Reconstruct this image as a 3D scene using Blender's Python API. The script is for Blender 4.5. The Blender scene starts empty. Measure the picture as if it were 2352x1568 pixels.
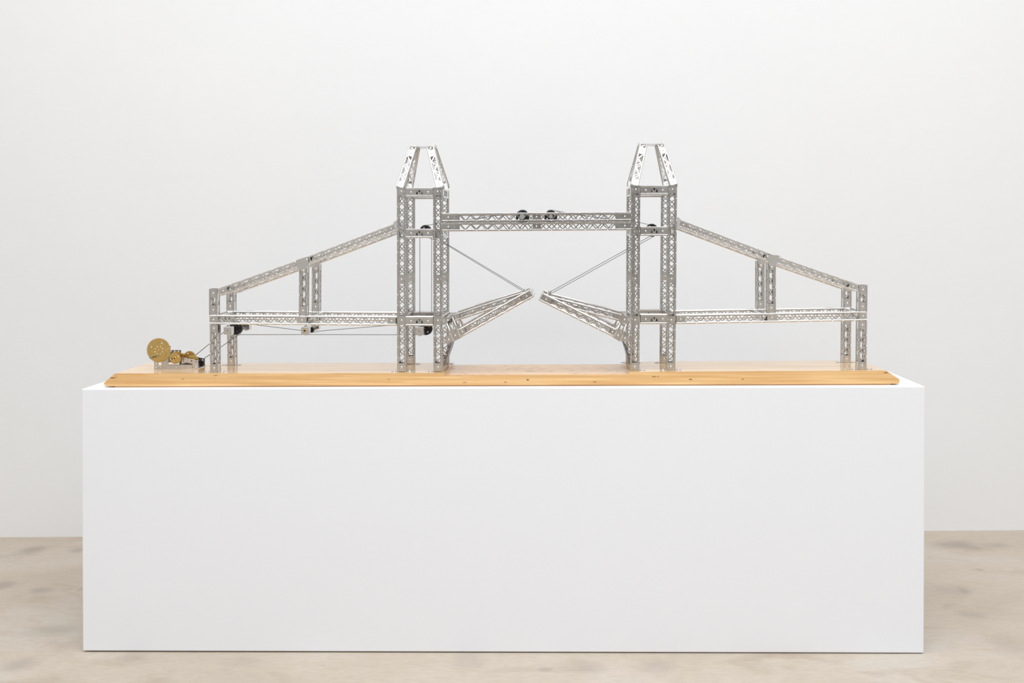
import bpy, bmesh, math, random
from mathutils import Vector, Matrix
random.seed(7)
SC = bpy.context.scene
COL = SC.collection

# ------------------------------------------------------------------ camera
D, F = 2.5, 2145.0                       # camera distance to the model's front plane (m), focal length in pixels of the 2352 px frame
YAW, ROLL = 0.0138, 0.0041
PX0, PY0, CH = 1245.4, 535.2, 1.1062     # principal point and camera height
_fw = Vector((-math.sin(YAW), math.cos(YAW), 0))
_r0 = Vector((math.cos(YAW), math.sin(YAW), 0))
_rt = math.cos(ROLL) * _r0 - math.sin(ROLL) * Vector((0, 0, 1))
_up = math.cos(ROLL) * Vector((0, 0, 1)) + math.sin(ROLL) * _r0
CAM = Vector((0, -D, CH))
cd = bpy.data.cameras.new('camera')
cam = bpy.data.objects.new('camera', cd); COL.objects.link(cam)
m = Matrix((_rt, _up, -_fw)).transposed().to_4x4(); m.translation = CAM
cam.matrix_world = m
cd.sensor_width = 36; cd.sensor_fit = 'HORIZONTAL'
cd.lens = 36 * F / 2352
cd.shift_x = (1176 - PX0) / 2352
cd.shift_y = (PY0 - 784) / 2352
cd.clip_end = 60; cd.clip_start = 0.05
SC.camera = cam

# ------------------------------------------------------------------ light and exposure
SC.view_settings.view_transform = 'Standard'
SC.view_settings.look = 'None'
SC.view_settings.gamma = 1
SC.view_settings.exposure = 0.04
try: SC.view_settings.use_curve_mapping = False
except Exception: pass
SC.cycles.use_denoising = True
SC.cycles.max_bounces = 10
SC.cycles.diffuse_bounces = 6
W = bpy.data.worlds.new('world'); SC.world = W; W.use_nodes = True
W.node_tree.nodes['Background'].inputs[0].default_value = (1, 1, 1, 1)
W.node_tree.nodes['Background'].inputs[1].default_value = 0.3

def area(name, loc, rot, sx, sy, power, col=(1, 1, 1)):
    l = bpy.data.lights.new(name, 'AREA'); l.shape = 'RECTANGLE'; l.size = sx; l.size_y = sy
    l.energy = power; l.color = col
    o = bpy.data.objects.new(name, l); COL.objects.link(o); o.location = loc; o.rotation_euler = rot
    return o
# gallery ceiling: two long rows of diffused strip lamps, and an added third behind the camera
area('ceiling_lamp', (0.3, -0.9, 4.12), (0, 0, 0), 7.0, 1.6, 108, (.958, 1.012, 1.088))
area('ceiling_lamp', (0.3, -3.1, 4.12), (0, 0, 0), 7.0, 1.6, 166, (.958, 1.012, 1.088))
area('ceiling_lamp', (0.3, -6.9, 4.12), (0, 0, 0), 9.0, 1.2, 115, (.958, 1.012, 1.088))  # added row, brightens the unseen wall that the outer girders mirror

# ------------------------------------------------------------------ helpers
def ray(px, py):
    return _fw + _rt * ((px - PX0) / F) - _up * ((py - PY0) / F)
def at(px, py, Y=0.0):                   # the point of the plane at depth Y
    r = ray(px, py); k = (Y + D) / r.y
    return CAM + r * k
def on_floor(px, py):
    r = ray(px, py); return CAM + r * (-CH / r.z)
def mpp(Y=0.0): return (D + Y) / F       # metres per pixel at depth Y

def link(name, mesh, mat, parent=None, loc=(0, 0, 0), smooth=False):
    o = bpy.data.objects.new(name, mesh); COL.objects.link(o)
    if mat and not mesh.materials: mesh.materials.append(mat)
    o.parent = parent; o.location = loc
    if smooth:
        mesh.polygons.foreach_set('use_smooth', [True] * len(mesh.polygons)); mesh.update()
    return o
def empty(name, loc, label, cat):
    o = bpy.data.objects.new(name, None); COL.objects.link(o); o.location = loc
    o.empty_display_size = .05
    o['label'] = label; o['category'] = cat
    return o
class MB:
    """collects plain pieces into one mesh"""
    def __init__(s): s.v = []; s.f = []; s.sm = []; s.mi = {}
    def add(s, vs, fs, sm=False, mi=0):
        n = len(s.v)
        if mi: s.mi.update({len(s.f) + i: mi for i in range(len(fs))})
        s.v += [tuple(v) for v in vs]; s.f += [tuple(i + n for i in f) for f in fs]; s.sm += [sm] * len(fs)
    def hexa(s, c, sm=False):            # eight corners, bottom ring then top ring
        s.add(c, [(0, 3, 2, 1), (4, 5, 6, 7), (0, 1, 5, 4), (1, 2, 6, 5), (2, 3, 7, 6), (3, 0, 4, 7)], sm)
    def box(s, lo, hi):
        x, y, z = lo; X, Y, Z = hi
        s.hexa([(x, y, z), (X, y, z), (X, Y, z), (x, Y, z), (x, y, Z), (X, y, Z), (X, Y, Z), (x, Y, Z)])
    def tube(s, a, b, r, n=8, r2=None, caps=True):
        a, b = Vector(a), Vector(b); u = (b - a).normalized()
        p = u.orthogonal().normalized(); q = u.cross(p); r2 = r if r2 is None else r2
        vs = []
        for c, rr in ((a, r), (b, r2)):
            for i in range(n):
                t = 2 * math.pi * (i + .5) / n; vs.append(c + (p * math.cos(t) + q * math.sin(t)) * rr)
        k = len(s.v); s.v += [tuple(v) for v in vs]
        for i in range(n):
            j = (i + 1) % n; s.f.append((k + i, k + j, k + n + j, k + n + i)); s.sm.append(True)
        if caps:
            s.f.append(tuple(k + i for i in range(n))[::-1]); s.sm.append(False)
            s.f.append(tuple(k + n + i for i in range(n))); s.sm.append(False)
    def mesh(s, name, off=None):
        vs = s.v if off is None else [(v[0] - off[0], v[1] - off[1], v[2] - off[2]) for v in s.v]
        me = bpy.data.meshes.new(name); me.from_pydata(vs, [], s.f)
        me.polygons.foreach_set('use_smooth', s.sm)
        for i, k in s.mi.items(): me.polygons[i].material_index = k
        bm = bmesh.new(); bm.from_mesh(me); bmesh.ops.recalc_face_normals(bm, faces=bm.faces); bm.to_mesh(me); bm.free()
        me.update(); return me
    def obj(s, name, mat, parent=None, base=None):
        """world-space pieces -> object whose origin is its centre; BASE: world location of the parent"""
        n = len(s.v); c = Vector([sum(v[i] for v in s.v) / n for i in range(3)])
        o = link(name, s.mesh(name, c), mat, parent, c - Vector(base) if base is not None else c)
        return o
def bevel(o, w, seg=2):
    md = o.modifiers.new('bevel', 'BEVEL'); md.width = w; md.segments = seg; md.limit_method = 'ANGLE'; md.angle_limit = .6

def flat_plate(name, outer, holes, Y, t, mat, parent, base, off=0.0):
    """sheet with real holes: outlines given as (X, Z) points, facing the front, front face at depth Y"""
    cu = bpy.data.curves.new(name, 'CURVE'); cu.dimensions = '2D'; cu.fill_mode = 'BOTH'; cu.extrude = t / 2
    n = len(outer); cx = sum(p[0] for p in outer) / n; cz = sum(p[1] for p in outer) / n
    for pts in [outer] + holes:
        sp = cu.splines.new('POLY'); sp.points.add(len(pts) - 1); sp.use_cyclic_u = True
        for i, p in enumerate(pts): sp.points[i].co = (p[0] - cx, p[1] - cz, 0, 1)
    tmp = bpy.data.objects.new('tmp', cu)
    me = bpy.data.meshes.new_from_object(tmp)
    bpy.data.objects.remove(tmp); bpy.data.curves.remove(cu)
    me.transform(Matrix.Rotation(math.pi / 2, 4, 'X')); me.name = name; me.materials.clear()
    for p in me.polygons: p.use_smooth = False
    return link(name, me, mat, parent, Vector((cx, Y + t / 2, cz)) - Vector(base))
def pxpoly(pts, Y): return [(p.x, p.z) for p in (at(x, y, Y) for x, y in pts)]
def circ(c, r, n=10, ph=0): return [(c[0] + r * math.cos(ph + 2 * math.pi * i / n), c[1] + r * math.sin(ph + 2 * math.pi * i / n)) for i in range(n)]
def circpx(x, y, rpx, Y, n=10):
    p = at(x, y, Y); return circ((p.x, p.z), rpx * mpp(Y), n)

# ------------------------------------------------------------------ materials
def new_mat(name):
    mt = bpy.data.materials.new(name); mt.use_nodes = True
    return mt, mt.node_tree.nodes, mt.node_tree.links, mt.node_tree.nodes['Principled BSDF']
def ramp(nodes, stops):
    r = nodes.new('ShaderNodeValToRGB'); e = r.color_ramp.elements
    while len(e) < len(stops): e.new(.5)
    for i, (p, c) in enumerate(stops): e[i].position = p; e[i].color = (*c, 1)
    return r
def noise(nodes, links, src, scale, detail=4, rough=.5, dist=0, mapscale=(1, 1, 1), maprot=(0, 0, 0)):
    mp = nodes.new('ShaderNodeMapping'); mp.inputs['Scale'].default_value = mapscale; mp.inputs['Rotation'].default_value = maprot
    links.new(src, mp.inputs[0])
    n = nodes.new('ShaderNodeTexNoise'); n.inputs['Scale'].default_value = scale; n.inputs['Detail'].default_value = detail
    n.inputs['Roughness'].default_value = rough; n.inputs['Distortion'].default_value = dist
    links.new(mp.outputs[0], n.inputs['Vector']); return n
def mix(nodes, links, a, b, fac, mode='MIX'):
    x = nodes.new('ShaderNodeMix'); x.data_type = 'RGBA'; x.blend_type = mode
    for sock, v in ((x.inputs[0], fac), (x.inputs[6], a), (x.inputs[7], b)):
        if hasattr(v, 'is_output'): links.new(v, sock)
        else: sock.default_value = v if isinstance(v, (int, float)) else (*v, 1)
    return x.outputs[2]
def bump(nodes, links, h, strength, dist, bsdf):
    b = nodes.new('ShaderNodeBump'); b.inputs['Strength'].default_value = strength; b.inputs['Distance'].default_value = dist
    links.new(h, b.inputs['Height']); links.new(b.outputs[0], bsdf.inputs['Normal'])

def metal(name, c1, c2, rough, scale=60, metallic=1.0, rvar=.1):
    mt, n, l, b = new_mat(name)
    tc = n.new('ShaderNodeTexCoord')
    nz = noise(n, l, tc.outputs['Object'], scale, 3)
    r = ramp(n, [(.3, c1), (.7, c2)]); l.new(nz.outputs[0], r.inputs[0]); l.new(r.outputs[0], b.inputs['Base Color'])
    mr = n.new('ShaderNodeMapRange'); mr.inputs[3].default_value = rough - rvar / 2; mr.inputs[4].default_value = rough + rvar / 2
    l.new(nz.outputs[0], mr.inputs[0]); l.new(mr.outputs[0], b.inputs['Roughness'])
    b.inputs['Metallic'].default_value = metallic
    return mt
M_STEEL = metal('stainless_steel', (.70, .69, .67), (.78, .77, .755), .25)
M_BOLT = metal('bolt_steel', (.85, .84, .82), (.9, .89, .87), .2)
M_BRIGHT = metal('bright_steel', (.93, .93, .93), (.97, .97, .97), .45)  # brighter metal, paints the glints onto the girder bumps
M_DKZINC = metal('dark_zinc', (.24, .24, .25), (.32, .32, .33), .42, 90)  # darkened zinc; on the rear winch plate it paints in dim reflections
M_GALV = metal('zinc_plate', (.70, .70, .71), (.78, .78, .79), .40, 90)
M_BRASS = metal('brass', (.72, .50, .17), (.80, .58, .23), .36, 70)
M_CHAIN = metal('chain_steel', (.2, .2, .195), (.28, .28, .27), .4, 200)
M_BLACK = metal('black_wheel', (.008, .008, .009), (.014, .014, .015), .38, 100, 0.0)
M_DARK = metal('dark_shaft', (.05, .045, .04), (.08, .075, .07), .4, 100)
M_WASHER = metal('washer_steel', (.8, .8, .8), (.86, .86, .86), .3)

def paint(name, c, var=.02, rough=.6, sc=3.0, bs=.02):
    mt, n, l, b = new_mat(name)
    g = n.new('ShaderNodeNewGeometry')
    a = noise(n, l, g.outputs['Position'], sc, 5, .55, .3)
    r = ramp(n, [(.3, tuple(x * (1 - var) for x in c)), (.7, c)]); l.new(a.outputs[0], r.inputs[0])
    l.new(r.outputs[0], b.inputs['Base Color']); b.inputs['Roughness'].default_value = rough
    f = noise(n, l, g.outputs['Position'], 14, 4, .6)
    bump(n, l, f.outputs[0], bs, .02, b)
    return mt
M_WALL = paint('white_wall_paint', (.86, .86, .855), .02, .7, 1.6, .05)
M_SIDE = paint('side_wall_paint', (.80, .80, .79), .02, .7, 1.6)
M_FRONT = paint('added_recess_paint', (.36, .355, .35), .05, .8, 1.2)  # dark paint of the added recess, dims what the middle girders mirror
M_CEIL = paint('ceiling_paint', (.86, .86, .85), .02, .8)
M_PLINTH = paint('plinth_paint', (.865, .880, .905), .012, .5, 2.5, .01)

def floor_mat():
    mt, n, l, b = new_mat('worn_concrete')
    g = n.new('ShaderNodeNewGeometry'); P = g.outputs['Position']
    big = noise(n, l, P, 1.7, 6, .6, .6, (1, 1.3, 1))
    r1 = ramp(n, [(.25, (.455, .385, .31)), (.46, (.515, .44, .355)), (.60, (.545, .475, .395)), (.8, (.575, .525, .465))])
    l.new(big.outputs[0], r1.inputs[0])
    sm = noise(n, l, P, 3.1, 7, .62, 1.0, (.9, 2.2, 1), (0, 0, .25))
    r2 = ramp(n, [(.55, (1, 1, 1)), (.66, (.87, .85, .83)), (.80, (.76, .74, .72))]); l.new(sm.outputs[0], r2.inputs[0])
    c = mix(n, l, r1.outputs[0], r2.outputs[0], .9, 'MULTIPLY')
    fine = noise(n, l, P, 55, 6, .7, .2, (.6, 1.6, 1), (0, 0, .1))
    r3 = ramp(n, [(.3, (.90, .89, .88)), (.6, (1.04, 1.04, 1.04))]); l.new(fine.outputs[0], r3.inputs[0])
    c = mix(n, l, c, r3.outputs[0], .8, 'MULTIPLY')
    scr = noise(n, l, P, 9, 8, .75, 2.0, (.5, 3, 1), (0, 0, .2))
    r4 = ramp(n, [(.63, (0, 0, 0)), (.72, (.5, .5, .5))]); l.new(scr.outputs[0], r4.inputs[0])
    c = mix(n, l, c, (.36, .31, .26), r4.outputs[0])
    wob = noise(n, l, P, 6, 5, .65)
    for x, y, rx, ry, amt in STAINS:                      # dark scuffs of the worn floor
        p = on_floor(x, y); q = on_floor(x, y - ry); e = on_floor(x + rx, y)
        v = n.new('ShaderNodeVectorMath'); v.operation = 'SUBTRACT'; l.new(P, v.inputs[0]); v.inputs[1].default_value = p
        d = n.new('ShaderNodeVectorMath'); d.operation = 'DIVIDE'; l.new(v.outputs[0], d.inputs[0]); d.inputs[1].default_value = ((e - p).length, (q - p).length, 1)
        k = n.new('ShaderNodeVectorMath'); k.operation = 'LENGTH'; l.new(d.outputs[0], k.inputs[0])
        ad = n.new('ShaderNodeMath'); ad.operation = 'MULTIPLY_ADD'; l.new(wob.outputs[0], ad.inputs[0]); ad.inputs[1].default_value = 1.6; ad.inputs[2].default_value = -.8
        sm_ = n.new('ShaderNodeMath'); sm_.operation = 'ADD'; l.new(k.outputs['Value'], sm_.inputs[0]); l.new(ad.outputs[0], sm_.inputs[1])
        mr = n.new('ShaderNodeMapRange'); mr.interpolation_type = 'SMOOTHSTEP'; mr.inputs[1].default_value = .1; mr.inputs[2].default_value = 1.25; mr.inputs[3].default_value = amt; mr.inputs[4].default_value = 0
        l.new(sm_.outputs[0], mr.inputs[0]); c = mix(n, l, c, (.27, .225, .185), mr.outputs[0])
    l.new(c, b.inputs['Base Color']); b.inputs['Roughness'].default_value = .55
    bump(n, l, fine.outputs[0], .12, .01, b)
    return mt
STAINS = [(73, 1264, 34, 11, .5), (178, 1263, 22, 6, .45), (2195, 1251, 62, 12, .55), (2290, 1252, 40, 8, .4), (96, 1355, 34, 7, .45), (8, 1344, 28, 11, .5), (185, 1353, 10, 6, .4), (120, 1446, 70, 14, .35),
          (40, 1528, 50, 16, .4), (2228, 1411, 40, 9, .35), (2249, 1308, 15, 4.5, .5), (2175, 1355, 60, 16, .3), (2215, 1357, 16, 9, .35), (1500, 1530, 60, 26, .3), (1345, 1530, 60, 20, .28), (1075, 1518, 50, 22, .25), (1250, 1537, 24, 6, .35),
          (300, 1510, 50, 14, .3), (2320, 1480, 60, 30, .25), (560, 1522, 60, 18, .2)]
M_FLOOR = floor_mat()

def wood(name, dark, light, knots=(), rings=False, coat=1.0):
    mt, n, l, b = new_mat(name)
    g = n.new('ShaderNodeNewGeometry'); P = g.outputs['Position']
    if rings:
        w1 = noise(n, l, P, 1.0, 3, .5, .8, (5.5, 14, 14))
        mu = n.new('ShaderNodeMath'); mu.operation = 'MULTIPLY'; mu.inputs[1].default_value = 15
        l.new(w1.outputs[0], mu.inputs[0])
        fr = n.new('ShaderNodeMath'); fr.operation = 'PINGPONG'; fr.inputs[1].default_value = 1
        l.new(mu.outputs[0], fr.inputs[0]); src = fr.outputs[0]
        r = ramp(n, [(.0, dark), (.35, light), (1, light)])
    else:
        w1 = noise(n, l, P, 1.0, 6, .62, .4, (3.2, 60, 150)); src = w1.outputs[0]
        r = ramp(n, [(.30, dark), (.52, tuple((a + c) / 2 for a, c in zip(dark, light))), (.66, light)])
    l.new(src, r.inputs[0]); c = r.outputs[0]
    big = noise(n, l, P, 2.0, 3, .5, 0, (1, 3, 22))
    r2 = ramp(n, [(.35, (.90, .84, .76)), (.65, (1.03, 1.03, 1.03))]); l.new(big.outputs[0], r2.inputs[0])
    c = mix(n, l, c, r2.outputs[0], .8, 'MULTIPLY')
    for (kx, ky, kz, sx, sy, sz, amt) in knots:           # knots: brown spots of the timber itself
        v = n.new('ShaderNodeVectorMath'); v.operation = 'SUBTRACT'; l.new(P, v.inputs[0]); v.inputs[1].default_value = (kx, ky, kz)
        s = n.new('ShaderNodeVectorMath'); s.operation = 'DIVIDE'; l.new(v.outputs[0], s.inputs[0]); s.inputs[1].default_value = (sx, sy, sz)
        d = n.new('ShaderNodeVectorMath'); d.operation = 'LENGTH'; l.new(s.outputs[0], d.inputs[0])
        k = n.new('ShaderNodeMapRange'); k.inputs[1].default_value = .5; k.inputs[2].default_value = 1.1; k.inputs[3].default_value = amt; k.inputs[4].default_value = 0
        l.new(d.outputs['Value'], k.inputs[0])
        c = mix(n, l, c, (.16, .045, .015), k.outputs[0])
    l.new(c, b.inputs['Base Color'])
    b.inputs['Roughness'].default_value = .35
    b.inputs['Coat Weight'].default_value = coat; b.inputs['Coat Roughness'].default_value = .10
    bump(n, l, src, .04, .002, b)
    return mt

# ------------------------------------------------------------------ the room
wl = on_floor(0, 1233.4); wr = on_floor(2352, 1217)
wd = (wr - wl).normalized(); wn = Vector((-wd.y, wd.x, 0))
RX0, RX1, RY0, RZ = -9.0, 9.5, -9.0, 4.2
def wall_y(x): return wl.y + (x - wl.x) * wd.y / wd.x
def struct(name, mb, mat):
    o = mb.obj(name, mat); o['kind'] = 'structure'; return o
mb = MB(); mb.hexa([(RX0 - .2, RY0 - 4.3, -.15), (RX1 + .2, RY0 - 4.3, -.15), (RX1 + .2, wall_y(RX1) + .2, -.15), (RX0 - .2, wall_y(RX0) + .2, -.15),
                    (RX0 - .2, RY0 - 4.3, 0), (RX1 + .2, RY0 - 4.3, 0), (RX1 + .2, wall_y(RX1) + .2, 0), (RX0 - .2, wall_y(RX0) + .2, 0)]); struct('floor', mb, M_FLOOR)
mb = MB(); mb.hexa([(RX0, wall_y(RX0), 0), (RX1, wall_y(RX1), 0), (RX1, wall_y(RX1) + .15, 0), (RX0, wall_y(RX0) + .15, 0),
                    (RX0, wall_y(RX0), RZ), (RX1, wall_y(RX1), RZ), (RX1, wall_y(RX1) + .15, RZ), (RX0, wall_y(RX0) + .15, RZ)]); struct('wall_back', mb, M_WALL)
mb = MB(); mb.box((RX0 - .15, RY0, 0), (RX0, wall_y(RX0) + .1, RZ)); struct('wall_left', mb, M_SIDE)
mb = MB(); mb.box((RX1, RY0, 0), (RX1 + .15, wall_y(RX1) + .1, RZ)); struct('wall_right', mb, M_SIDE)
# the wall behind the camera: white, with an added dark recess for the metal to mirror
OX, OZ, OD = 1.7, 3.1, 4.0
mb = MB(); mb.box((RX0, RY0 - .15, 0), (-OX, RY0, RZ)); mb.box((OX, RY0 - .15, 0), (RX1, RY0, RZ)); mb.box((-OX, RY0 - .15, OZ), (OX, RY0, RZ)); struct('wall_front', mb, M_SIDE)
mb = MB(); mb.box((-OX - .12, RY0 - OD, 0), (-OX, RY0 - .15, OZ)); mb.box((OX, RY0 - OD, 0), (OX + .12, RY0 - .15, OZ)); mb.box((-OX - .12, RY0 - OD, OZ), (OX + .12, RY0 - .15, OZ + .1))
mb.box((-OX - .12, RY0 - OD - .1, 0), (OX + .12, RY0 - OD, OZ + .1)); struct('added_recess_1', mb, M_FRONT)  # unseen recess, added to darken reflections in the metal
mb = MB(); mb.box((RX0 - .15, RY0 - .15, RZ), (RX1 + .15, max(wall_y(RX0), wall_y(RX1)) + .2, RZ + .15)); struct('ceiling', mb, M_CEIL)

# ------------------------------------------------------------------ plinth
YP = -0.040
TL, TR, BL, BR = at(187, 893, YP), at(2125, 887, YP), at(190, 1494.5, YP), at(2122, 1499.5, YP)
PD = .315
BL.z, BR.z = min(BL.z, .004), min(BR.z, .004)
dy = Vector((0, PD, 0))
pl = empty('plinth', ((BL.x + BR.x) / 2, YP, 0), 'long white painted plinth standing on the concrete floor, carrying the wooden base', 'plinth')
mb = MB(); mb.hexa([BL, BR, BR + dy, BL + dy, TL, TR, TR + dy, TL + dy])
o = mb.obj('body', M_PLINTH, pl, pl.location); bevel(o, .0025, 2)
mb = MB(); mb.box((BL.x + .012, YP + .012, 0), (BR.x - .012, YP + PD - .012, .012)); mb.obj('dark_gap_block', M_DARK, pl, pl.location)  # near-black inset block stands in for the shade under the plinth
def ptop(x): return TL.z + (TR.z - TL.z) * (x - TL.x) / (TR.x - TL.x)

# ------------------------------------------------------------------ wooden base board
YB0, YB1 = -.018, .179
def kn(x, y, rx, rz, amt=.85):
    p = at(x, y, YB0); s = mpp(YB0); return (p.x, p.y, p.z, rx * s, .012, rz * s, amt)
KN = [kn(259, 867.5, 9, 1.4, .95), kn(267, 864, 3, .9, .6), kn(420, 870.5, 4.5, 1.1, .7), kn(495, 862.3, 7, 1.3, .6), kn(1067, 878, 6, 1.4, .6), kn(1161, 877.5, 5, 1.6, .6),
      kn(1212, 872, 4, 2.0, .9), kn(1366, 876.8, 5, 1.7, .6), kn(1502, 864.5, 6, 1.3, .85), kn(1511, 864.2, 3, 1.2, .7), kn(1586, 871, 5, 1.8, .8), kn(1706, 870.5, 3.5, 1.6, .75), kn(2035, 855.8, 6, 1.5, .9), kn(893, 871, 4, 1.4, .5)]
M_WOOD = wood('varnished_fir', (.70, .39, .14), (.95, .66, .33), KN)
def knt(x, y, rx, ry, amt):
    r = ray(x, y); zz = at(1230, 861.2, YB0).z; p = CAM + r * ((zz - CH) / r.z); return (p.x, p.y, p.z, rx * mpp(p.y), ry, .02, amt)
M_PLY = wood('plywood_top', (.60, .34, .16), (.79, .51, .28), [knt(1215, 852.5, 12, .018, .4), knt(1089, 844.5, 4.5, .008, .4), knt(1313, 851.4, 7, .008, .4), knt(1402, 852, 6, .008, .35), knt(1297, 836.6, 8, .010, .4), knt(1043, 855.5, 4, .006, .35), knt(1391, 859.5, 4, .006, .35)], True, .45)
wb = empty('wooden_base', at(1150, 886, YB0), 'long varnished orange-brown wooden board under the bridge, sloped ends, lying on the plinth', 'base board')
prof = [(242, 886.9), (238.2, 880), (240.5, 877.5), (263.5, 857.7), (1022.5, 856.3), (1020.8, 861.9), (1443.4, 860.4), (1444.5, 853.9), (2032, 850.6), (2037, 851.6), (2064.5, 870), (2066.5, 873), (2064.5, 881.0)]
pts = [at(x, y, YB0) for x, y in prof]
n = len(pts); mb = MB()
mb.v = [tuple(p) for p in pts] + [(p.x, YB1, p.z) for p in pts]
mb.f = [tuple(range(n))[::-1], tuple(range(n, 2 * n))] + [(i, (i + 1) % n, n + (i + 1) % n, n + i) for i in range(n)]; mb.sm = [False] * len(mb.f)
o = mb.obj('board', M_WOOD, wb, wb.location)
bm = bmesh.new(); bm.from_mesh(o.data); bmesh.ops.triangulate(bm, faces=[f for f in bm.faces if len(f.verts) > 4]); bm.to_mesh(o.data); bm.free()
a, b = at(1022.5, 861.9, YB0), at(1442, 860.4, YB0)
mb = MB(); e = .0008
mb.hexa([(a.x, YB0 + .0015, a.z - .002), (b.x, YB0 + .0015, b.z - .002), (b.x, YB1 - .002, b.z - .002), (a.x, YB1 - .002, a.z - .002),
         (a.x, YB0 + .0015, a.z + e), (b.x, YB0 + .0015, b.z + e), (b.x, YB1 - .002, b.z + e), (a.x, YB1 - .002, a.z + e)])
mb.obj('recessed_panel', M_PLY, wb, wb.location)['label'] = 'pale plywood panel with wavy grain'
mb = MB(); a, b = at(262, 886.4, YB0), at(2048, 880.4, YB0)
mb.hexa([(a.x, YB0 + .005, ptop(a.x)), (b.x, YB0 + .005, ptop(b.x)), (b.x, YB1 - .012, ptop(b.x)), (a.x, YB1 - .012, ptop(a.x)),
         (a.x, YB0 + .005, a.z + .003), (b.x, YB0 + .005, b.z + .003), (b.x, YB1 - .012, b.z + .003), (a.x, YB1 - .012, a.z + .003)])
mb.obj('runner', M_WOOD, wb, wb.location)


_bt = [at(x, y, YB0) for x, y in ((263.5, 857.7), (1022.5, 856.3), (1444.5, 853.9), (2032, 850.6))]
def board_top(x):
    a, b = (_bt[0], _bt[1]) if x < _bt[1].x + .1 else (_bt[2], _bt[3])
    return a.z + (b.z - a.z) * (x - a.x) / (b.x - a.x)
# ------------------------------------------------------------------ the bridge
BR0 = at(1210, 855, 0.07)
bridge = empty('model_bridge', BR0, 'silver lattice-girder model of a twin-towered bridge with two half raised leaves', 'model bridge')
DT, DE = .147, .132                      # depth of the rear frames at the towers and at the ends
TH = .0245
RR = .0025                               # radius of the rolled girder edges

def dome(r, h, n=8):
    mb = MB(); v = [(0, 0, h)]; f = []
    for k, (a, z) in enumerate(((.55, .88), (.9, .5), (1, 0))):
        v += [(r * a * math.cos(2 * math.pi * i / n), r * a * math.sin(2 * math.pi * i / n), h * z) for i in range(n)]
    for i in range(n):
        j = (i + 1) % n; f.append((0, 1 + i, 1 + j))
        for k in range(2): f.append((1 + k * n + i, 1 + (k + 1) * n + i, 1 + (k + 1) * n + j, 1 + k * n + j))
    mb.add(v, f, True); me = mb.mesh('bolt'); me.materials.append(M_BOLT); return me
BOLT = dome(.0026, .0017); BOLT_S = dome(.0018, .0013)
def bolt(parent, base, p, nrm, me=BOLT):
    o = bpy.data.objects.new('bolt', me); COL.objects.link(o); o.parent = parent
    mt = Vector(nrm).to_track_quat('Z', 'Y').to_matrix().to_4x4(); mt.translation = Vector(p) - Vector(base)
    o.matrix_local = mt; return o

def lattice(mb, P, eu, ev, en, L, hw, plates, half, flip, t=.0009, bw=.0027, mg=.0009, glint_bumps=True, shift=0.0):
    """one perforated strip: solid plates and a zigzag of bars between them. P: start of the strip's middle line, outer face along -en"""
    def slab(u0, v0, u1, v1, wd):
        a = Vector((u0, v0)); b = Vector((u1, v1)); d = (b - a); d.normalize(); q = Vector((-d.y, d.x)) * wd / 2
        c = [a - q, b - q, b + q, a + q]
        lo = [P + eu * k.x + ev * k.y for k in c]
        mb.hexa(lo + [k + en * t for k in lo])
    cur = 0.0
    spans = []
    for a, b in sorted(plates):
        if a - cur > half * .6: spans.append((cur, a))
        c = [(a, -hw), (b, -hw), (b, hw), (a, hw)]
        lo = [P + eu * k[0] + ev * k[1] for k in c]; mb.hexa(lo + [k + en * t for k in lo])
        cur = b
    if L - cur > half * .6: spans.append((cur, L))
    for a, b in spans:
        k = max(1, round((b - a) / half)); s = (b - a) / k; sg = -1 if flip else 1
        for i in range(k):
            u0, u1 = a + i * s + shift, a + (i + 1) * s + shift
            wv = hw - max(0, mg - .0006)
            v0, v1 = (sg * wv, -sg * wv) if i % 2 == 0 else (-sg * wv, sg * wv)
            slab(u0, v0, u1, v1, bw)
            # added bump of paler metal, standing in for the glint at each notch
            if i and glint_bumps:
                c = P + eu * u0 + ev * (math.copysign(hw + RR * .8, v0)) - en * (RR * .6)
                e = .0016
                mb.add([c + eu * e, c - eu * e, c + ev * e, c - ev * e, c - en * e * .9], [(0, 2, 4), (2, 1, 4), (1, 3, 4), (3, 0, 4)], mi=1)
        # flat margins beside the bars
        for sg2 in (-1, 1):
            c = [(a, sg2 * hw), (b, sg2 * hw), (b, sg2 * (hw - mg)), (a, sg2 * (hw - mg))]
            lo = [P + eu * q[0] + ev * q[1] for q in c]; mb.hexa(lo + [q + en * t for q in lo])

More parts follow.
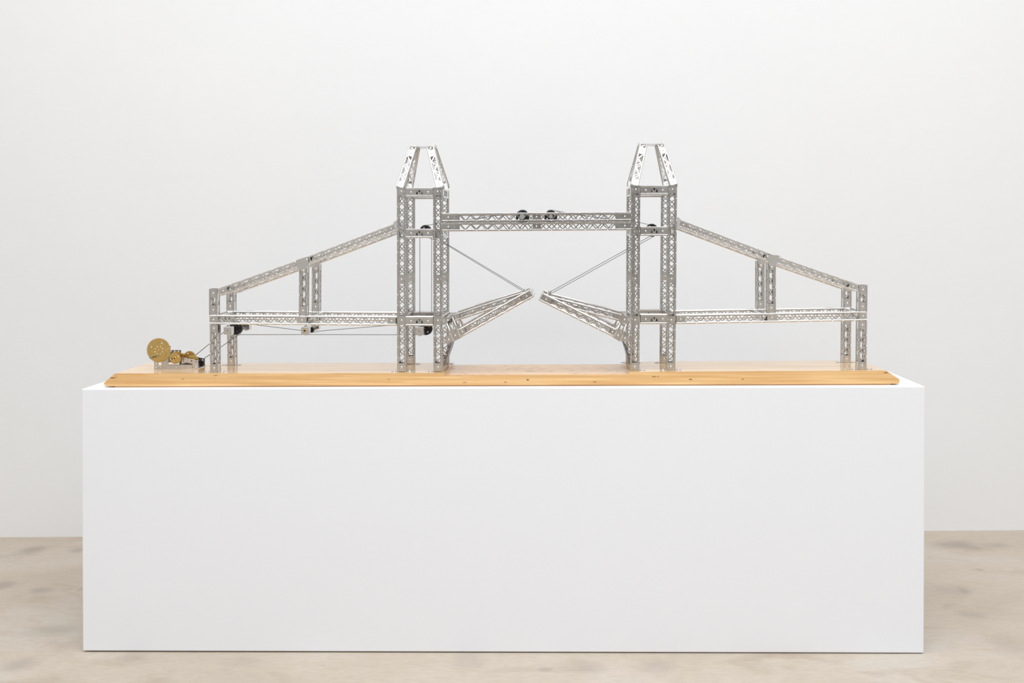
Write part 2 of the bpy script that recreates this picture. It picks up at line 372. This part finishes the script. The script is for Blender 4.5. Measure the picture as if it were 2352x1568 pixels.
def girder(name, a, b, wpx, Y=0.0, Y2=None, t=TH, plates=None, flip=False, depth=(0, 1, 0), bolts=True, P=None, endpx=19, bolt_faces=(0,), half_px=12.75, parent=bridge, base=BR0, mg=.0009, sides=(0, 1, 2, 3), back=None, bw=.0027):
    """box girder of four rolled edges and four perforated strips. A, B: pixels of the front face's middle line at depths Y, Y2
    (or P: two world points); PLATES: solid zones along the axis in pixels."""
    Y2 = Y if Y2 is None else Y2
    P0, P1 = (at(*a, Y), at(*b, Y2)) if P is None else P
    s = mpp((Y + Y2) / 2); w = wpx * s
    eu = (P1 - P0); L = eu.length; eu.normalize()
    ed = Vector(depth); ed = (ed - eu * ed.dot(eu)).normalized(); ev = ed.cross(eu)
    Lp = L / s
    if plates is None: plates = [(0, endpx), (Lp - endpx, Lp)]
    pm = [(max(0, x0) * s, min(L, x1 * s)) for x0, x1 in plates]
    mb = MB(); h = w / 2 - RR
    for sv in (-1, 1):
        for dd in (RR, t - RR):
            q = P0 + ev * (sv * h) + ed * dd
            ring = [q + (ev * math.cos(math.pi * (k + .5) / 4) + ed * math.sin(math.pi * (k + .5) / 4)) * (RR * 1.06) for k in range(8)]
            mb.add(ring + [p + eu * L for p in ring], [(k, (k + 1) % 8, 8 + (k + 1) % 8, 8 + k) for k in range(8)] + [tuple(range(8))[::-1], tuple(range(8, 16))])
    g = mb.obj(name, M_STEEL, parent, base)
    gb = Vector(g.location) + Vector(base)
    ins = RR * .55
    faces = [(P0 + ed * ins, ev, ed, h - RR * .5, flip), (P0 + ed * (t - ins), ev, -ed, h - RR * .5, not flip),
             (P0 + ed * (t / 2) + ev * (w / 2 - ins), ed, -ev, t / 2 - RR * 1.5, flip), (P0 + ed * (t / 2) - ev * (w / 2 - ins), ed, ev, t / 2 - RR * 1.5, flip)]
    for i, (Q, v, nn, hw, fl) in enumerate(faces):
        if i not in sides: continue
        m2 = MB(); lattice(m2, Q, eu, v, nn, L, hw, pm, half_px * s, flip if i == 1 and back is not None else fl, mg=mg, bw=bw, glint_bumps=i == 0, shift=back * s if i == 1 and back is not None else 0.0); o = m2.obj('lattice_strip', M_STEEL, g, gb); o.data.materials.append(M_BRIGHT)
    if bolts:
        for i in bolt_faces:
            Q, v, nn, hw, fl = faces[i]
            for x0, x1 in pm:
                if x1 - x0 > 6 * s: bolt(g, gb, Q + eu * ((x0 + x1) / 2), -nn)
    return g

def tower(fl, fr, top, bot, joint, deck, rear_cols=True):
    """fl, fr: (x top, x bottom) of the two front legs' middle lines; top, bot: y of their ends (two each); joint, deck: y of the solid zones"""
    legs = []
    for k, (xt, xb) in enumerate((fl, fr)):
        P0 = at(xt, top[k], 0); P1 = at(xb, bot[k], 0); P1.z = board_top(P1.x) + .0003
        y0 = top[k]
        pl_ = [(0, 18), (joint[0] - y0, joint[1] - y0), (deck[0] - y0, deck[1] - y0), (bot[k] - y0 - 19, bot[k] - y0)]
        side = 3 if k == 0 else 3
        girder('tower_leg', None, None, 20.6, plates=pl_, P=(P0, P1))
        back = Vector((0, DT, 0))
        girder('tower_leg', None, None, 20.6, plates=pl_, P=(P0 + back, P1 + back), flip=True)
        legs.append((P0, P1))
    return legs
TWL = tower((921.4, 922.2), (1004.9, 1005.9), (430.5, 430.5), (853.9, 853.4), (632, 652.5), (726, 747))
TWR = tower((1460.6, 1458.4), (1545.0, 1541.2), (426, 425.6), (851.2, 850.6), (630, 649.5), (725, 744))

def ava(g, P, hpx, s):
    """front sheet of a cross bar with its three triangular openings"""
    gb = Vector(g.location) + BR0; a, b = P; ln = 62.4 * s; c = (a + b) / 2; sl = (b.z - a.z) / (b.x - a.x)
    h = hpx * s / 2 - RR * 1.2
    def q(u, v): return (c.x + u * s, c.z + v * s + sl * u * s)
    hw = (b.x - a.x) / 2 / s
    o = flat_plate('punched_sheet', [q(-hw, -h / s), q(hw, -h / s), q(hw, h / s), q(-hw, h / s)],
        [[q(-8.4, -4.2), q(-3.4, -4.2), q(-5.6, 3.0)], [q(-2.8, 4.6), q(2.8, 4.6), q(.1, -2.2)], [q(3.4, -4.2), q(8.4, -4.2), q(5.6, 3.0)]], a.y + RR * .5, .0009, M_STEEL, g, gb)
    for u in (-19.5, 19.5):
        x, z = q(u, 0); bolt(g, gb, (x, a.y + RR * .5, z), (0, -1, 0))
def crossbar(xa, xb, yt, yb, Y=0.0, inset=.0012):
    yc = (yt + yb) / 2; n = xb - xa
    mid = n / 2
    P = (at(xa, yc, Y + inset), at(xb, yc, Y + inset))
    g = girder('cross_bar', None, None, yb - yt, P=P, plates=[(0, n)], t=TH - .002, sides=(1, 2, 3), bolts=False)
    ava(g, P, yb - yt, mpp(Y)); return g
for x0, x1, bars in ((932, 994.4, ((431, 452), (525, 546.6), (726.4, 748.7))), (1471.4, 1534.2, ((425.6, 447.4), (520, 541.6), (721.3, 744.6)))):
    for yt, yb in bars:
        crossbar(x0, x1, yt, yb)
        pa, pb = at(x0, (yt + yb) / 2, 0), at(x1, (yt + yb) / 2, 0)
        P = (pa + Vector((0, DT + .0012, 0)), pb + Vector((0, DT + .0012, 0)))
        o = girder('cross_bar', None, None, yb - yt, P=P, plates=[(0, 62.4)], t=TH - .002, sides=(1, 2, 3), bolts=False); ava(o, P, yb - yt, mpp(0))
        # side bars joining the front and the rear leg
        for p, sg in ((pa + Vector((-.003, 0, 0)), 1), (pb + Vector((.003, 0, 0)), -1)):
            girder('side_bar', None, None, yb - yt, P=(p + Vector((-sg * .0225, TH, 0)), p + Vector((-sg * .0225, DT, 0))), depth=(sg, 0, 0), t=.0215, endpx=19, bolts=False)

# spires
def spire(bl, tl, br, tr):
    tops = []
    for (x0, y0), (x1, y1) in ((bl, tl), (br, tr)):
        girder('spire_leg', (x0, y0), (x1, y1), 18.4, .002, .052, plates=[(0, 15), (82, 99)], flip=x0 > 1000, t=.021)
        p0 = at(x0, y0, .002); p1 = at(x1, y1, .052)
        girder('spire_leg', None, None, 18.4, P=(Vector((p0.x, DT + TH - .023, p0.z)), Vector((p1.x, .098, p1.z))), plates=[(0, 15), (82, 99)], flip=x0 < 1000, t=.021)
        tops.append(p1)
    a, b = tops
    mb = MB(); w = 9.5 * mpp(.05)
    ya, yb = .050, .121
    z = .0006
    mb.hexa([(a.x - w, ya, a.z - z), (b.x + w, ya, b.z - z), (b.x + w, yb, b.z - z), (a.x - w, yb, a.z - z),
             (a.x - w, ya, a.z + z), (b.x + w, ya, b.z + z), (b.x + w, yb, b.z + z), (a.x - w, yb, a.z + z)])
    mb.obj('spire_cap_plate', M_BRIGHT, bridge, BR0)
spire((917.8, 428.6), (948.2, 336), (1009.8, 428.4), (987.6, 335.8))
spire((1457.6, 423.8), (1478.4, 330.2), (1548.2, 422.8), (1518.4, 330.0))

# decks and short posts of the two approach spans
YV = Vector((0, 1, 0))
def deck(x0, y0, x1, y1, splits, w=21.6):
    L = math.hypot(x1 - x0, y1 - y0)
    for d in (0, DE):
        pa, pb = at(x0, y0, 0) + YV * d, at(x1, y1, 0) + YV * d
        girder('deck_girder', None, None, w, P=(pa, pb), plates=splits + [], flip=d > 0, bolts=True)
deck(480.6, 734.2, 911.2, 737.3, [(0, 18), (203, 225), (412, 431)])
deck(1553.6, 733.6, 1991.6, 726.0, [(0, 21), (208, 231), (419, 438)])
for x, y, in ((490, 734.4), (706, 735.6), (1762, 730.2), (1982, 726.2)):
    p = at(x, y, 0)
    girder('side_bar', None, None, 20.5, P=(p + Vector((-.0115, TH, 0)), p + Vector((-.0115, DE, 0))), depth=(1, 0, 0), t=.023, bolts=False)
def post(name, xt, yt, xb, yb, plates=None, w=19.6, bf=(0,)):
    for d in (0, DE):
        pb = at(xb, yb, 0)
        if name == 'end_leg': pb.z = board_top(pb.x) + .0004
        girder(name, None, None, w, P=(at(xt, yt, 0) + YV * d, pb + YV * d), plates=plates, flip=d > 0, bolt_faces=bf, mg=.0023)
post('end_post', 489, 663.2, 489, 722.8, [(0, 21), (38, 60)], 19.6)
post('end_leg', 490.5, 745.6, 491.4, 855.4, [(0, 18), (91, 110)], 19)
post('end_post', 1983, 654.4, 1982.4, 715.0, [(0, 22), (39, 61)], 20.4)
post('end_leg', 1982, 737.4, 1980.8, 848.8, [(0, 19), (93, 112)], 20)
post('short_post', 696, 611, 695.4, 724.8, [(0, 15), (92, 114)], 19.4)
post('short_post', 1772.6, 603, 1772.6, 718, [(0, 17), (94, 115)], 19.8)

# sloping girders from the end posts to the towers
def slope(a, b, c):
    for d in (0, DE):
        for p, q in ((a, b), (b, c)):
            girder('sloping_girder', None, None, 18.6, P=(at(*p, 0) + YV * d, at(*q, 0) + YV * d), flip=d > 0, bolts=True, endpx=20)
slope((502.5, 671.6), (694.5, 602.8), (907.5, 522.0))
slope((1561, 513.0), (1776, 594.2), (1970, 661.4))

def gusset(poly, bl):
    for d in (0, DE):
        Yg = -.0035 + d
        q = [Vector((p.x, Yg, p.z)) for p in (at(x, y, 0) for x, y in poly)]
        pts_ = [(p.x, p.z) for p in q]
        # round the outline a little
        rp = []
        for i in range(len(pts_)):
            a0, a1, a2 = Vector(pts_[i - 1]), Vector(pts_[i]), Vector(pts_[(i + 1) % len(pts_)])
            r = min(.004, (a0 - a1).length * .35, (a2 - a1).length * .35)
            s0, s2 = a1 + (a0 - a1).normalized() * r, a1 + (a2 - a1).normalized() * r
            rp += [tuple(s0), tuple(s0 * .25 + a1 * .5 + s2 * .25), tuple(s2)]
        g = flat_plate('gusset_plate', rp, [], Yg, .0022, M_STEEL, bridge, BR0)
        gb = Vector(g.location) + BR0
        for x, y in bl:
            p = at(x, y, 0); bolt(g, gb, (p.x, Yg, p.z), (0, -1, 0))
gusset([(674.5, 602.5), (682, 596.8), (706.5, 589.2), (710, 597), (701.6, 626.5), (694, 627), (689, 618)], [(679, 601.9), (705.2, 595.8), (697.6, 621.4)])
gusset([(1758, 585), (1787, 585.8), (1794.5, 590.5), (1783.5, 602), (1776, 618), (1769.5, 618), (1765, 608)], [(1763, 589), (1790.5, 592), (1772.4, 613.6)])
for (x, y), sg in (((907.8, 519.5), 1), ((1559.6, 512), -1)):        # angle plates tying the slopes to the towers
    for d in (0, DE):
        g = flat_plate('angle_plate', [(p.x, p.z) for p in (at(x + sg * u, y + v, 0) for u, v in ((-4.5, -8), (2, -13), (4.5, -13), (4.5, 14), (1.5, 11)))], [], -.003 + d, .0028, M_GALV, bridge, BR0)

# walkway between the towers
for d in (0, DT - .004):
    for y0, y1 in ((499.4, 496.8), (521.1, 518.4)):
        pa, pb = at(1015.5, y0, 0) + YV * d, at(1449.5, y1, 0) + YV * d
        girder('walkway_girder', None, None, 20.4, P=(pa, pb), plates=[(0, 28), (208.5, 226), (406, 434)], flip=d > 0, sides=(0, 2, 3))

# bascule leaves
def leaf(low, upp, frame, br_up, br_low, hang, sgn, bl):
    for k, (d, fl) in enumerate(((0, False), (DT, True))):
        girder('leaf_girder', None, None, 19.6, P=(at(*low[0], 0) + YV * d, at(*low[1], 0) + YV * d), flip=fl, plates=[(0, 16), (166, 190)] if sgn > 0 else [(0, 24), (176, 192)], t=.0235, sides=(0, 1, 3) if k == 0 else (0, 3), back=4.5 * sgn, bw=.0023)
        d2 = .024 if k == 0 else DT - .001
        girder('leaf_girder', None, None, 16.8, P=(at(*upp[0], 0) + YV * d2, at(*upp[1], 0) + YV * d2), flip=fl, t=.0225, endpx=14, bolts=False, sides=(0, 1, 3) if k == 0 else (0, 3), back=4.5 * sgn, bw=.0023)
        yy = -.0032 + d
        for nm, poly, bb, hol in (('hinge_channel', frame, bl[0], True), ('hinge_bracket', br_up, bl[1], False), ('hinge_bracket', br_low, bl[2], False)):
            holes = []
            if hol:
                q = [Vector(p) for p in frame]      # opening near the upper end
                m0 = (q[0] + q[1]) / 2 * .70 + (q[2] + q[3]) / 2 * .30
                e1 = (q[1] - q[0]) * .26; e2 = ((q[2] + q[3]) / 2 - (q[0] + q[1]) / 2) * .20
                holes = [pxpoly([m0 - e1 - e2, m0 + e1 - e2 * .6, m0 - e1 * .2 + e2], 0)]
                m1 = m0 + e2 * .9
                holes += [pxpoly([m1 + e1 - e2 * .7, m1 + e1 * 1.0 + e2 * .9, m1 - e1 * .1 + e2 * .8], 0)]
            g = flat_plate(nm, pxpoly(poly, 0), holes, yy, .0026 if hol else .0020, M_STEEL, bridge, BR0)
            p = at(*bb, 0); bolt(g, Vector(g.location) + BR0, (p.x, yy, p.z), (0, -1, 0))
            if hol:                                  # rolled rims of the channel
                m2 = MB(); A = [at(*q_, 0) for q_ in frame]
                for i, j in ((0, 3), (1, 2)): m2.tube(Vector((A[i].x, yy, A[i].z)), Vector((A[j].x, yy, A[j].z)), .0019, 8)
                m2.obj('rolled_rim', M_STEEL, g, Vector(g.location) + BR0)
    # hinge shaft between the two frames
    p = at(*hang, 0); m2 = MB(); m2.tube((p.x, -.004, p.z), (p.x, DT + .01, p.z), .0040, 12); m2.obj('hinge_shaft', M_GALV, bridge, BR0)
leaf(((1054.8, 766.5), (1219.6, 674.6)), ((1040.5, 732.2), (1206, 679.2)),
     [(1026.5, 742), (1039.5, 727.6), (1058.8, 775.5), (1042.8, 783.8)],
     [(1016.5, 728), (1038, 728), (1038.4, 745.6), (1016.5, 745.6)], [(1020, 775.4), (1034, 767.2), (1041.6, 782.2), (1027, 790.4)], (1019.5, 736), 1,
     ((1046, 770.2), (1028.8, 735.4), (1031, 779.6)))
leaf(((1243.6, 682.2), (1412.5, 765.4)), ((1262, 689.6), (1424.5, 731.2)),
     [(1424.5, 741), (1438.5, 744.6), (1423.6, 783.8), (1408.6, 775.2)],
     [(1423.4, 725.2), (1446, 725.2), (1446, 742), (1424.6, 742)], [(1431.6, 768.2), (1448, 776), (1447, 786), (1427.2, 781.6)], (1444.5, 733.4), -1,
     ((1419.6, 769.8), (1434.4, 733.5), (1435.6, 776.6)))
# curved guard plates under the hinges
for pts_, sg in (([(1036, 786), (1033.5, 796), (1029.5, 808), (1025, 820), (1021, 832), (1019.5, 838)], 1), ([(1431.5, 783), (1434, 790), (1438, 800), (1441.6, 812), (1444.5, 824), (1446, 834)], -1)):
    mb = MB(); th = .0022
    ps = [at(x, y, .06) for x, y in pts_]
    prev = None
    for i, p in enumerate(ps):
        ring = [(p.x - th, .022, p.z), (p.x + th, .022, p.z), (p.x + th, .142, p.z), (p.x - th, .142, p.z)]
        if prev: mb.hexa(prev + ring, True)
        prev = ring
    mb.obj('curved_guard_plate', M_DKZINC, bridge, BR0)
# tips of the leaves: end caps with bolts, a pin for the chain
def tip(c, d, w, sgn, pin):
    """c: pixel at the tip's middle, d: unit pixel direction outwards"""
    P = at(*c, 0); s = mpp(0)
    u = Vector((d[0], 0, -d[1])); v = Vector((-u.z, 0, u.x))
    mb = MB(); h = w * s / 2; t = .0022
    def q(a, b, y): r = P + u * a + v * b; return Vector((r.x, y, r.z))
    mb.hexa([q(0, -h, .002), q(t, -h, .002), q(t, -h, DT + .022), q(0, -h, DT + .022), q(0, h, .002), q(t, h, .002), q(t, h, DT + .022), q(0, h, DT + .022)])
    e = mb.obj('leaf_end_cap', M_GALV, bridge, BR0); eb = Vector(e.location) + BR0
    for y in (.008, .02, .035, .055, .075, .095, .115, .135, .155):
        for b_ in (-.4, .4): bolt(e, eb, q(t, h * 2 * b_ * .8, y), u, BOLT)
    for y in (.012, .024):
        bolt(e, eb, q(-.012, -h - .001, y), -v, BOLT)
    p0 = at(*pin, .06); m2 = MB(); m2.tube((p0.x, .03, p0.z), (p0.x, .13, p0.z), .0028, 10); m2.obj('chain_pin', M_BOLT, bridge, BR0)
    for y in (.036, .104):
        m2 = MB(); m2.box((p0.x - .004, y, p0.z - .008), (p0.x + .004, y + .002, p0.z + .003)); m2.obj('pin_lug', M_STEEL, bridge, BR0)
tip((1219.6, 674.6), (.873, -.487), 20, 1, (1206.5, 668.5))
tip((1243.6, 682.2), (-.897, -.442), 20, -1, (1262.5, 672.5))

# wheels, bearing blocks and chains
def wheel(c, rpx, Y, t=.007, teeth=30, hub=None, hy=.0035, name='sprocket_wheel', front=0, back=DT):
    p = at(*c, Y); r = rpx * mpp(Y); out = []
    for i in range(teeth * 2):
        a = math.pi * i / teeth; rr = r if i % 2 == 0 else r * .93
        out.append((p.x + rr * math.cos(a), p.z + rr * math.sin(a)))
    g = flat_plate(name, out, [circ((p.x + r * .62 * math.cos(k), p.z + r * .62 * math.sin(k)), r * .12, 8) for k in (.5, 2.07, 3.64, 5.2)], Y - t / 2, t, M_BLACK, bridge, BR0)
    gb = Vector(g.location) + BR0
    mb = MB(); mb.tube((p.x, front, p.z), (p.x, back, p.z), .0026, 10); mb.obj('axle', M_DARK, g, gb)
    mb = MB(); mb.tube((p.x, Y - t, p.z), (p.x, Y + t, p.z), r * .35, 12); mb.obj('hub', M_BLACK, g, gb)
    if hub:
        mb = MB(); mb.tube((p.x, hy, p.z), (p.x, hy + .004, p.z), hub * mpp(0), 16); mb.tube((p.x, hy - .002, p.z), (p.x, hy, p.z), hub * mpp(0) * .62, 14)
        mb.obj('washer', M_WASHER, g, gb)
    return g
wheel((1200.6, 498), 16.0, .045, teeth=34, hub=6.2, hy=-.0012, front=.002, back=DT)
wheel((1265.4, 497.6), 15.4, .055, teeth=34, hub=4.6, front=.002, back=DT)
wheel((977.8, 530.2), 13.2, .07, front=.006, back=DT + .01)
wheel((1496.8, 528.6), 15.2, .07, front=.006, back=DT + .01)
wheel((542.6, 752.8), 15.2, .062, t=.012, front=.006, back=DE + .004)
wheel((978.4, 753.6), 15.2, .062, t=.012, front=.006, back=DE + .004)
wheel((716, 757), 6.2, .062, t=.010, teeth=16, name='roller', front=.006, back=DE + .004)

def block(x0, y0, x1, y1, Y, t=.020, brass=False, hole=True):
    a, b = at(x0, y1, Y), at(x1, y0, Y)
    mb = MB(); mb.box((a.x, Y, a.z), (b.x, Y + t, b.z)); o = mb.obj('bearing_block', M_STEEL, bridge, BR0); bevel(o, .0008, 2)
    ob = Vector(o.location) + BR0; c = (a + b) / 2
    if brass:
        mb = MB(); mb.tube((c.x, Y - .003, c.z), (c.x, Y + .001, c.z), .0047, 6); mb.obj('hex_nut', M_BRASS, o, ob)['label'] = 'brass hexagonal nut'
        mb = MB(); mb.tube((c.x, Y - .0034, c.z), (c.x, Y, c.z), .0026, 8); mb.obj('nut_bore', M_DARK, o, ob)
    elif hole:
        mb = MB(); mb.tube((c.x, Y - .0003, c.z), (c.x, Y + .001, c.z), .0013, 8); mb.obj('bore', M_DARK, o, ob)
    mb = MB(); mb.tube((c.x, Y + t / 2, b.z), (c.x, Y + t / 2, b.z + .005), .0035, 8); mb.obj('stud', M_BOLT, o, ob)
    mb = MB(); mb.tube((c.x, Y + t / 2, a.z - .003), (c.x, Y + t / 2, a.z), .0042, 6); mb.obj('nut', M_STEEL, o, ob)
    return o
block(513.6, 750.2, 531.6, 768.2, .001); block(554, 741, 572.6, 757.5, DE - .012)
block(691.6, 750.2, 709, 768.0, .001, brass=True); block(714.5, 741, 732.5, 756.8, DE - .012)
block(953.6, 751.2, 972.8, 769.8, .001); block(972, 741, 990.4, 757.5, DE - .012)

def chain(pts3, name='chain', pitch=.0035, r=.00085, parent=bridge, base=BR0):
    """link chain along a polyline: alternate flat links on a thin core"""
    mb = MB(); k = 0
    for a, b in zip(pts3, pts3[1:]):
        u = b - a; L = u.length; u.normalize()
        s = Vector((0, 1, 0)); s = (s - u * s.dot(u)).normalized(); n_ = s.cross(u)
        mb.tube(a, b, .0004, 5)
        m_ = max(1, int(L / pitch))
        for i in range(m_):
            c = a + u * (L * (i + .5) / m_); hl = pitch * .33
            p, q = (s * r * 1.2, n_ * r) if k % 2 else (s * r * .7, n_ * r); k += 1
            mb.hexa([c - u * hl - p - q, c + u * hl - p - q, c + u * hl + p - q, c - u * hl + p - q, c - u * hl - p + q, c + u * hl - p + q, c + u * hl + p + q, c - u * hl + p + q])
    return mb.obj(name, M_CHAIN, parent, base)
def arc(c, rpx, a0, a1, Y, n=10):
    return [at(c[0] + rpx * math.cos(math.radians(a0 + (a1 - a0) * i / n)), c[1] + rpx * math.sin(math.radians(a0 + (a1 - a0) * i / n)), Y) for i in range(n + 1)]
YC = .062
# lift chain loop inside the left tower
chain([at(964.4, 752, .066)] + arc((977.8, 530.2), 13.6, 180, 360, .066) + [at(991.4, 752, .066)] + arc((978.4, 753.6), 14.6, 0, 180, .066, 8)[:1])
# deck chain: lower strand, and the upper strand that dips under the roller
chain(arc((542.6, 752.8), 15.4, 200, 90, YC, 8)[3:] + [at(705, 768, YC), at(978, 768.6, YC)] + arc((978.4, 753.6), 15.2, 90, 0, YC, 6))
chain([at(542, 737.5, YC), at(594, 746.5, YC), at(693, 758.8, YC), at(716, 763.4, YC), at(740, 759.4, YC), at(880, 748, YC), at(976, 740, YC)])
# hoist chains to the leaves
chain([at(983, 541, .074), at(1030, 562.4, .074), at(1206.5, 667.4, .074)])
chain([at(979, 543.5, .060), at(1030, 564.6, .060), at(1202.5, 669, .060)])
chain([at(1509, 538.6, .074), at(1266.5, 673.8, .074)])
chain([at(1496, 540.6, .060), at(1262.4, 671, .060)])
# walkway chains
chain(arc((977.8, 530.2), 13.6, 200, 285, .05, 6) + [at(1186, 488.6, .05)] + arc((1200.6, 498), 16.2, 215, 300, .05, 6))
chain([at(1090, 504.6, .052), at(1130, 495.5, .052), at(1192, 488, .052)])
chain(arc((1265.4, 497.6), 15.6, 240, 285, .06, 4) + [at(1324, 492.6, .06), at(1392, 502, .06), at(1472, 511.6, .06), at(1490, 515.6, .06)])
chain([at(1278, 486, .066), at(1357, 497.2, .066), at(1402, 504.5, .066)])

# foot clips screwed to the board beside every leg
def clip(x, z, Y):
    t = empty_part = MB(); w = .0075
    t.hexa([(x - w, Y, z), (x + w, Y, z), (x + w, Y + .012, z), (x - w, Y + .012, z), (x - w, Y, z + .0012), (x + w, Y, z + .0012), (x + w, Y + .012, z + .0012), (x - w, Y + .012, z + .0012)])
    o = t.obj('foot_clip', M_GALV, bridge, BR0)
    s = link('screw', SCREW, None, o, Vector((x, Y + .006, z + .0012)) - (Vector(o.location) + BR0)); return o
SCREW = dome(.0036, .0026); SCREW.name = 'screw'; SCREW.materials.clear(); SCREW.materials.append(M_GALV)
for xl, xr, y, dpt in ((482, 500.6, 855.2, DE), (912, 932.6, 853.9, DT), (995.6, 1016.2, 853.4, DT), (1448.2, 1468.8, 851.2, DT), (1531, 1551.6, 850.6, DT), (1970.8, 1990.8, 848.8, DE)):
    for d in (0, dpt):
        for x, off in ((xl, -.0085), (xr, .0085)):
            if d == 0 and (x == 1016.2 or x == 1448.2): continue
            p = at(x, y, 0); clip(p.x + off, max(board_top(p.x + off - .0075), board_top(p.x + off + .0075)) + .0001, d + .002)

# ------------------------------------------------------------------ the gear winch
WB = at(405, 847.5, .065)
winch = empty('gear_winch', WB, 'small hand-cranked winch of brass gears in a punched silver frame beside the bridge', 'gear winch')
YF, YR = .065, .121
fp = flat_plate('front_plate', pxpoly([(353.8, 823), (353.8, 847.5), (455.5, 847.5), (454.6, 827.6), (419.2, 820.4), (417, 832), (417, 838), (386.4, 838), (386.4, 824.5), (378, 821)], YF),
    [pxpoly([(363.4, 830.6), (370.8, 830.6), (370.8, 839), (363.4, 839)], YF), pxpoly([(428.5, 831.8), (441.2, 834.8), (443, 837.8), (411, 837.6)], YF)]
    + [circpx(x, y, r, YF) for x, y, r in ((358.4, 834.6, 1.5), (381.4, 831.8, 1.4), (422, 824.6, 1.6), (431, 826.6, 1.4), (440, 829, 1.7), (450.6, 831.2, 1.4), (421.6, 829.4, 1.3), (367.8, 843.6, 1.3), (441.6, 841, 1.0), (441.6, 844, 1.2))],
    YF, .002, M_GALV, winch, WB)
for x, y in ((358.4, 844.6), (404.5, 844.2), (450.2, 843.6)):
    p = at(x, y, YF); bolt(fp, Vector(fp.location) + WB, (p.x, YF, p.z), (0, -1, 0))
flat_plate('rear_plate', pxpoly([(376, 840.6), (470.2, 840), (470.2, 823.4), (455, 820.2), (434, 814), (415.4, 811), (415.4, 803.8), (388, 803.8), (376, 815)], YR),
    [circpx(x, y, 1.7, YR) for x, y in ((392.6, 806.2), (401, 806.2), (410, 806.2), (459.4, 830.2), (465.4, 826.6))] + [pxpoly([(380, 832), (412, 832), (412, 837), (380, 837)], YR)], YR, .002, M_DKZINC, winch, WB)  # dark reflections inside the frame are put into this plate's colour
zb = at(405, 847.5, YF).z
a, b = at(353.8, 847.5, YF), at(455.5, 847.5, YF)
mb = MB(); mb.box((a.x, YF + .002, zb), (b.x, YR, zb + .002)); mb.obj('floor_plate', M_GALV, winch, WB)
def gear(cx, cy, rpx, Y, teeth, t=.003, holes=(), hub=2.6, front=None, back=None, bolts_=(), rot=0.0):
    p = at(cx, cy, Y); s = mpp(Y); r = rpx * s; out = []
    dep = min(.0022, r * .16)
    for i in range(teeth):
        for f_, rr in ((0, r - dep), (.28, r - dep), (.42, r), (.72, r)):
            k = rot + 2 * math.pi * (i + f_) / teeth; out.append((p.x + rr * math.cos(k), p.z + rr * math.sin(k)))
    g = flat_plate('gear', out, [circ((p.x + x * s, p.z - y * s), hr * s, 10) for x, y, hr in holes], Y, t, M_BRASS, winch, WB)
    gb = Vector(g.location) + WB
    mb = MB(); mb.tube((p.x, Y - .004, p.z), (p.x, Y + t + .003, p.z), hub * s, 12); mb.obj('hub', M_BRASS, g, gb)
    mb = MB(); mb.tube((p.x, front if front is not None else Y - .006, p.z), (p.x, back if back is not None else YR + .002, p.z), .0019, 8); mb.obj('axle', M_DARK, g, gb)
    for x, y in bolts_: bolt(g, gb, (p.x + x * s, Y, p.z - y * s), (0, -1, 0), BOLT_S)
    return g
big = gear(364.1, 804.2, 28, .044, 96, .003, [(-3.1, -8.3, 1.6), (4.3, -8.3, 1.6), (-8, -3.6, 1.6), (8.5, 3.6, 1.6), (-3.8, 8.2, 1.6), (3.2, 8.5, 1.6), (7.65, -16.4, 1.8), (-16.8, -7.65, 1.8), (16.9, 7.65, 1.8)], 2.0, .0425, YR + .002, [(8.6, -3.2), (-8.3, 3.8)])
p = at(357.6, 818, .044)
mb = MB(); mb.tube((p.x, .044, p.z), (p.x, .030, p.z), .0026, 10); mb.tube((p.x, .030, p.z), (p.x, .008, p.z), .0017, 10)
mb.obj('crank_handle', M_DKZINC, big, Vector(big.location) + WB)['label'] = 'short steel handle pin'
gear(401.8, 822.4, 13.2, .050, 56, .003, [(-4.4, -9.2, 1.4), (2.8, 7.7, 1.4)], 3.4, .0455, YR, [(8, -4), (-9.5, 2.6)], .04)
gear(405.4, 820.4, 13.6, .082, 54, .004, [(9, -3.6, 1.7)], 3.4, .05, YR, (), .02)
gear(435.4, 820.6, 14.8, .098, 48, .003, [(-3.8, -9.3, 1.7)], 3.0, .07, YR)
gear(443.8, 827, 11.8, .076, 50, .003, [(-7, -5, 1.2), (5, -5, 1.4)], 3.0, .0665, YR)
gear(416.6, 815.6, 4.2, .088, 14, .010, (), 1.4, .07, YR)
# sprocket of the drive chain inside the frame
p = at(462.5, 833.6, .108); r = 6.6 * mpp(.108)
g = flat_plate('drive_sprocket', [(p.x + (r if i % 2 else r * .92) * math.cos(math.pi * i / 18), p.z + (r if i % 2 else r * .92) * math.sin(math.pi * i / 18)) for i in range(36)], [], .105, .006, M_BLACK, winch, WB)
mb = MB(); mb.tube((p.x, .066, p.z), (p.x, YR, p.z), .0022, 8); mb.obj('axle', M_DARK, g, Vector(g.location) + WB)
dc = chain([at(449, 815.6, .104), at(514.5, 762, .07), at(531.6, 742, .07)] + arc((542.6, 752.8), 15.6, 225, 400, .07, 12) + [at(550.6, 767, .07), at(469, 823, .104), at(468.4, 832, .106)], 'drive_chain', parent=None, base=(0, 0, 0))
dc['label'] = 'thin dark drive chain running slantwise from the brass winch up to the bridge deck'; dc['category'] = 'chain'
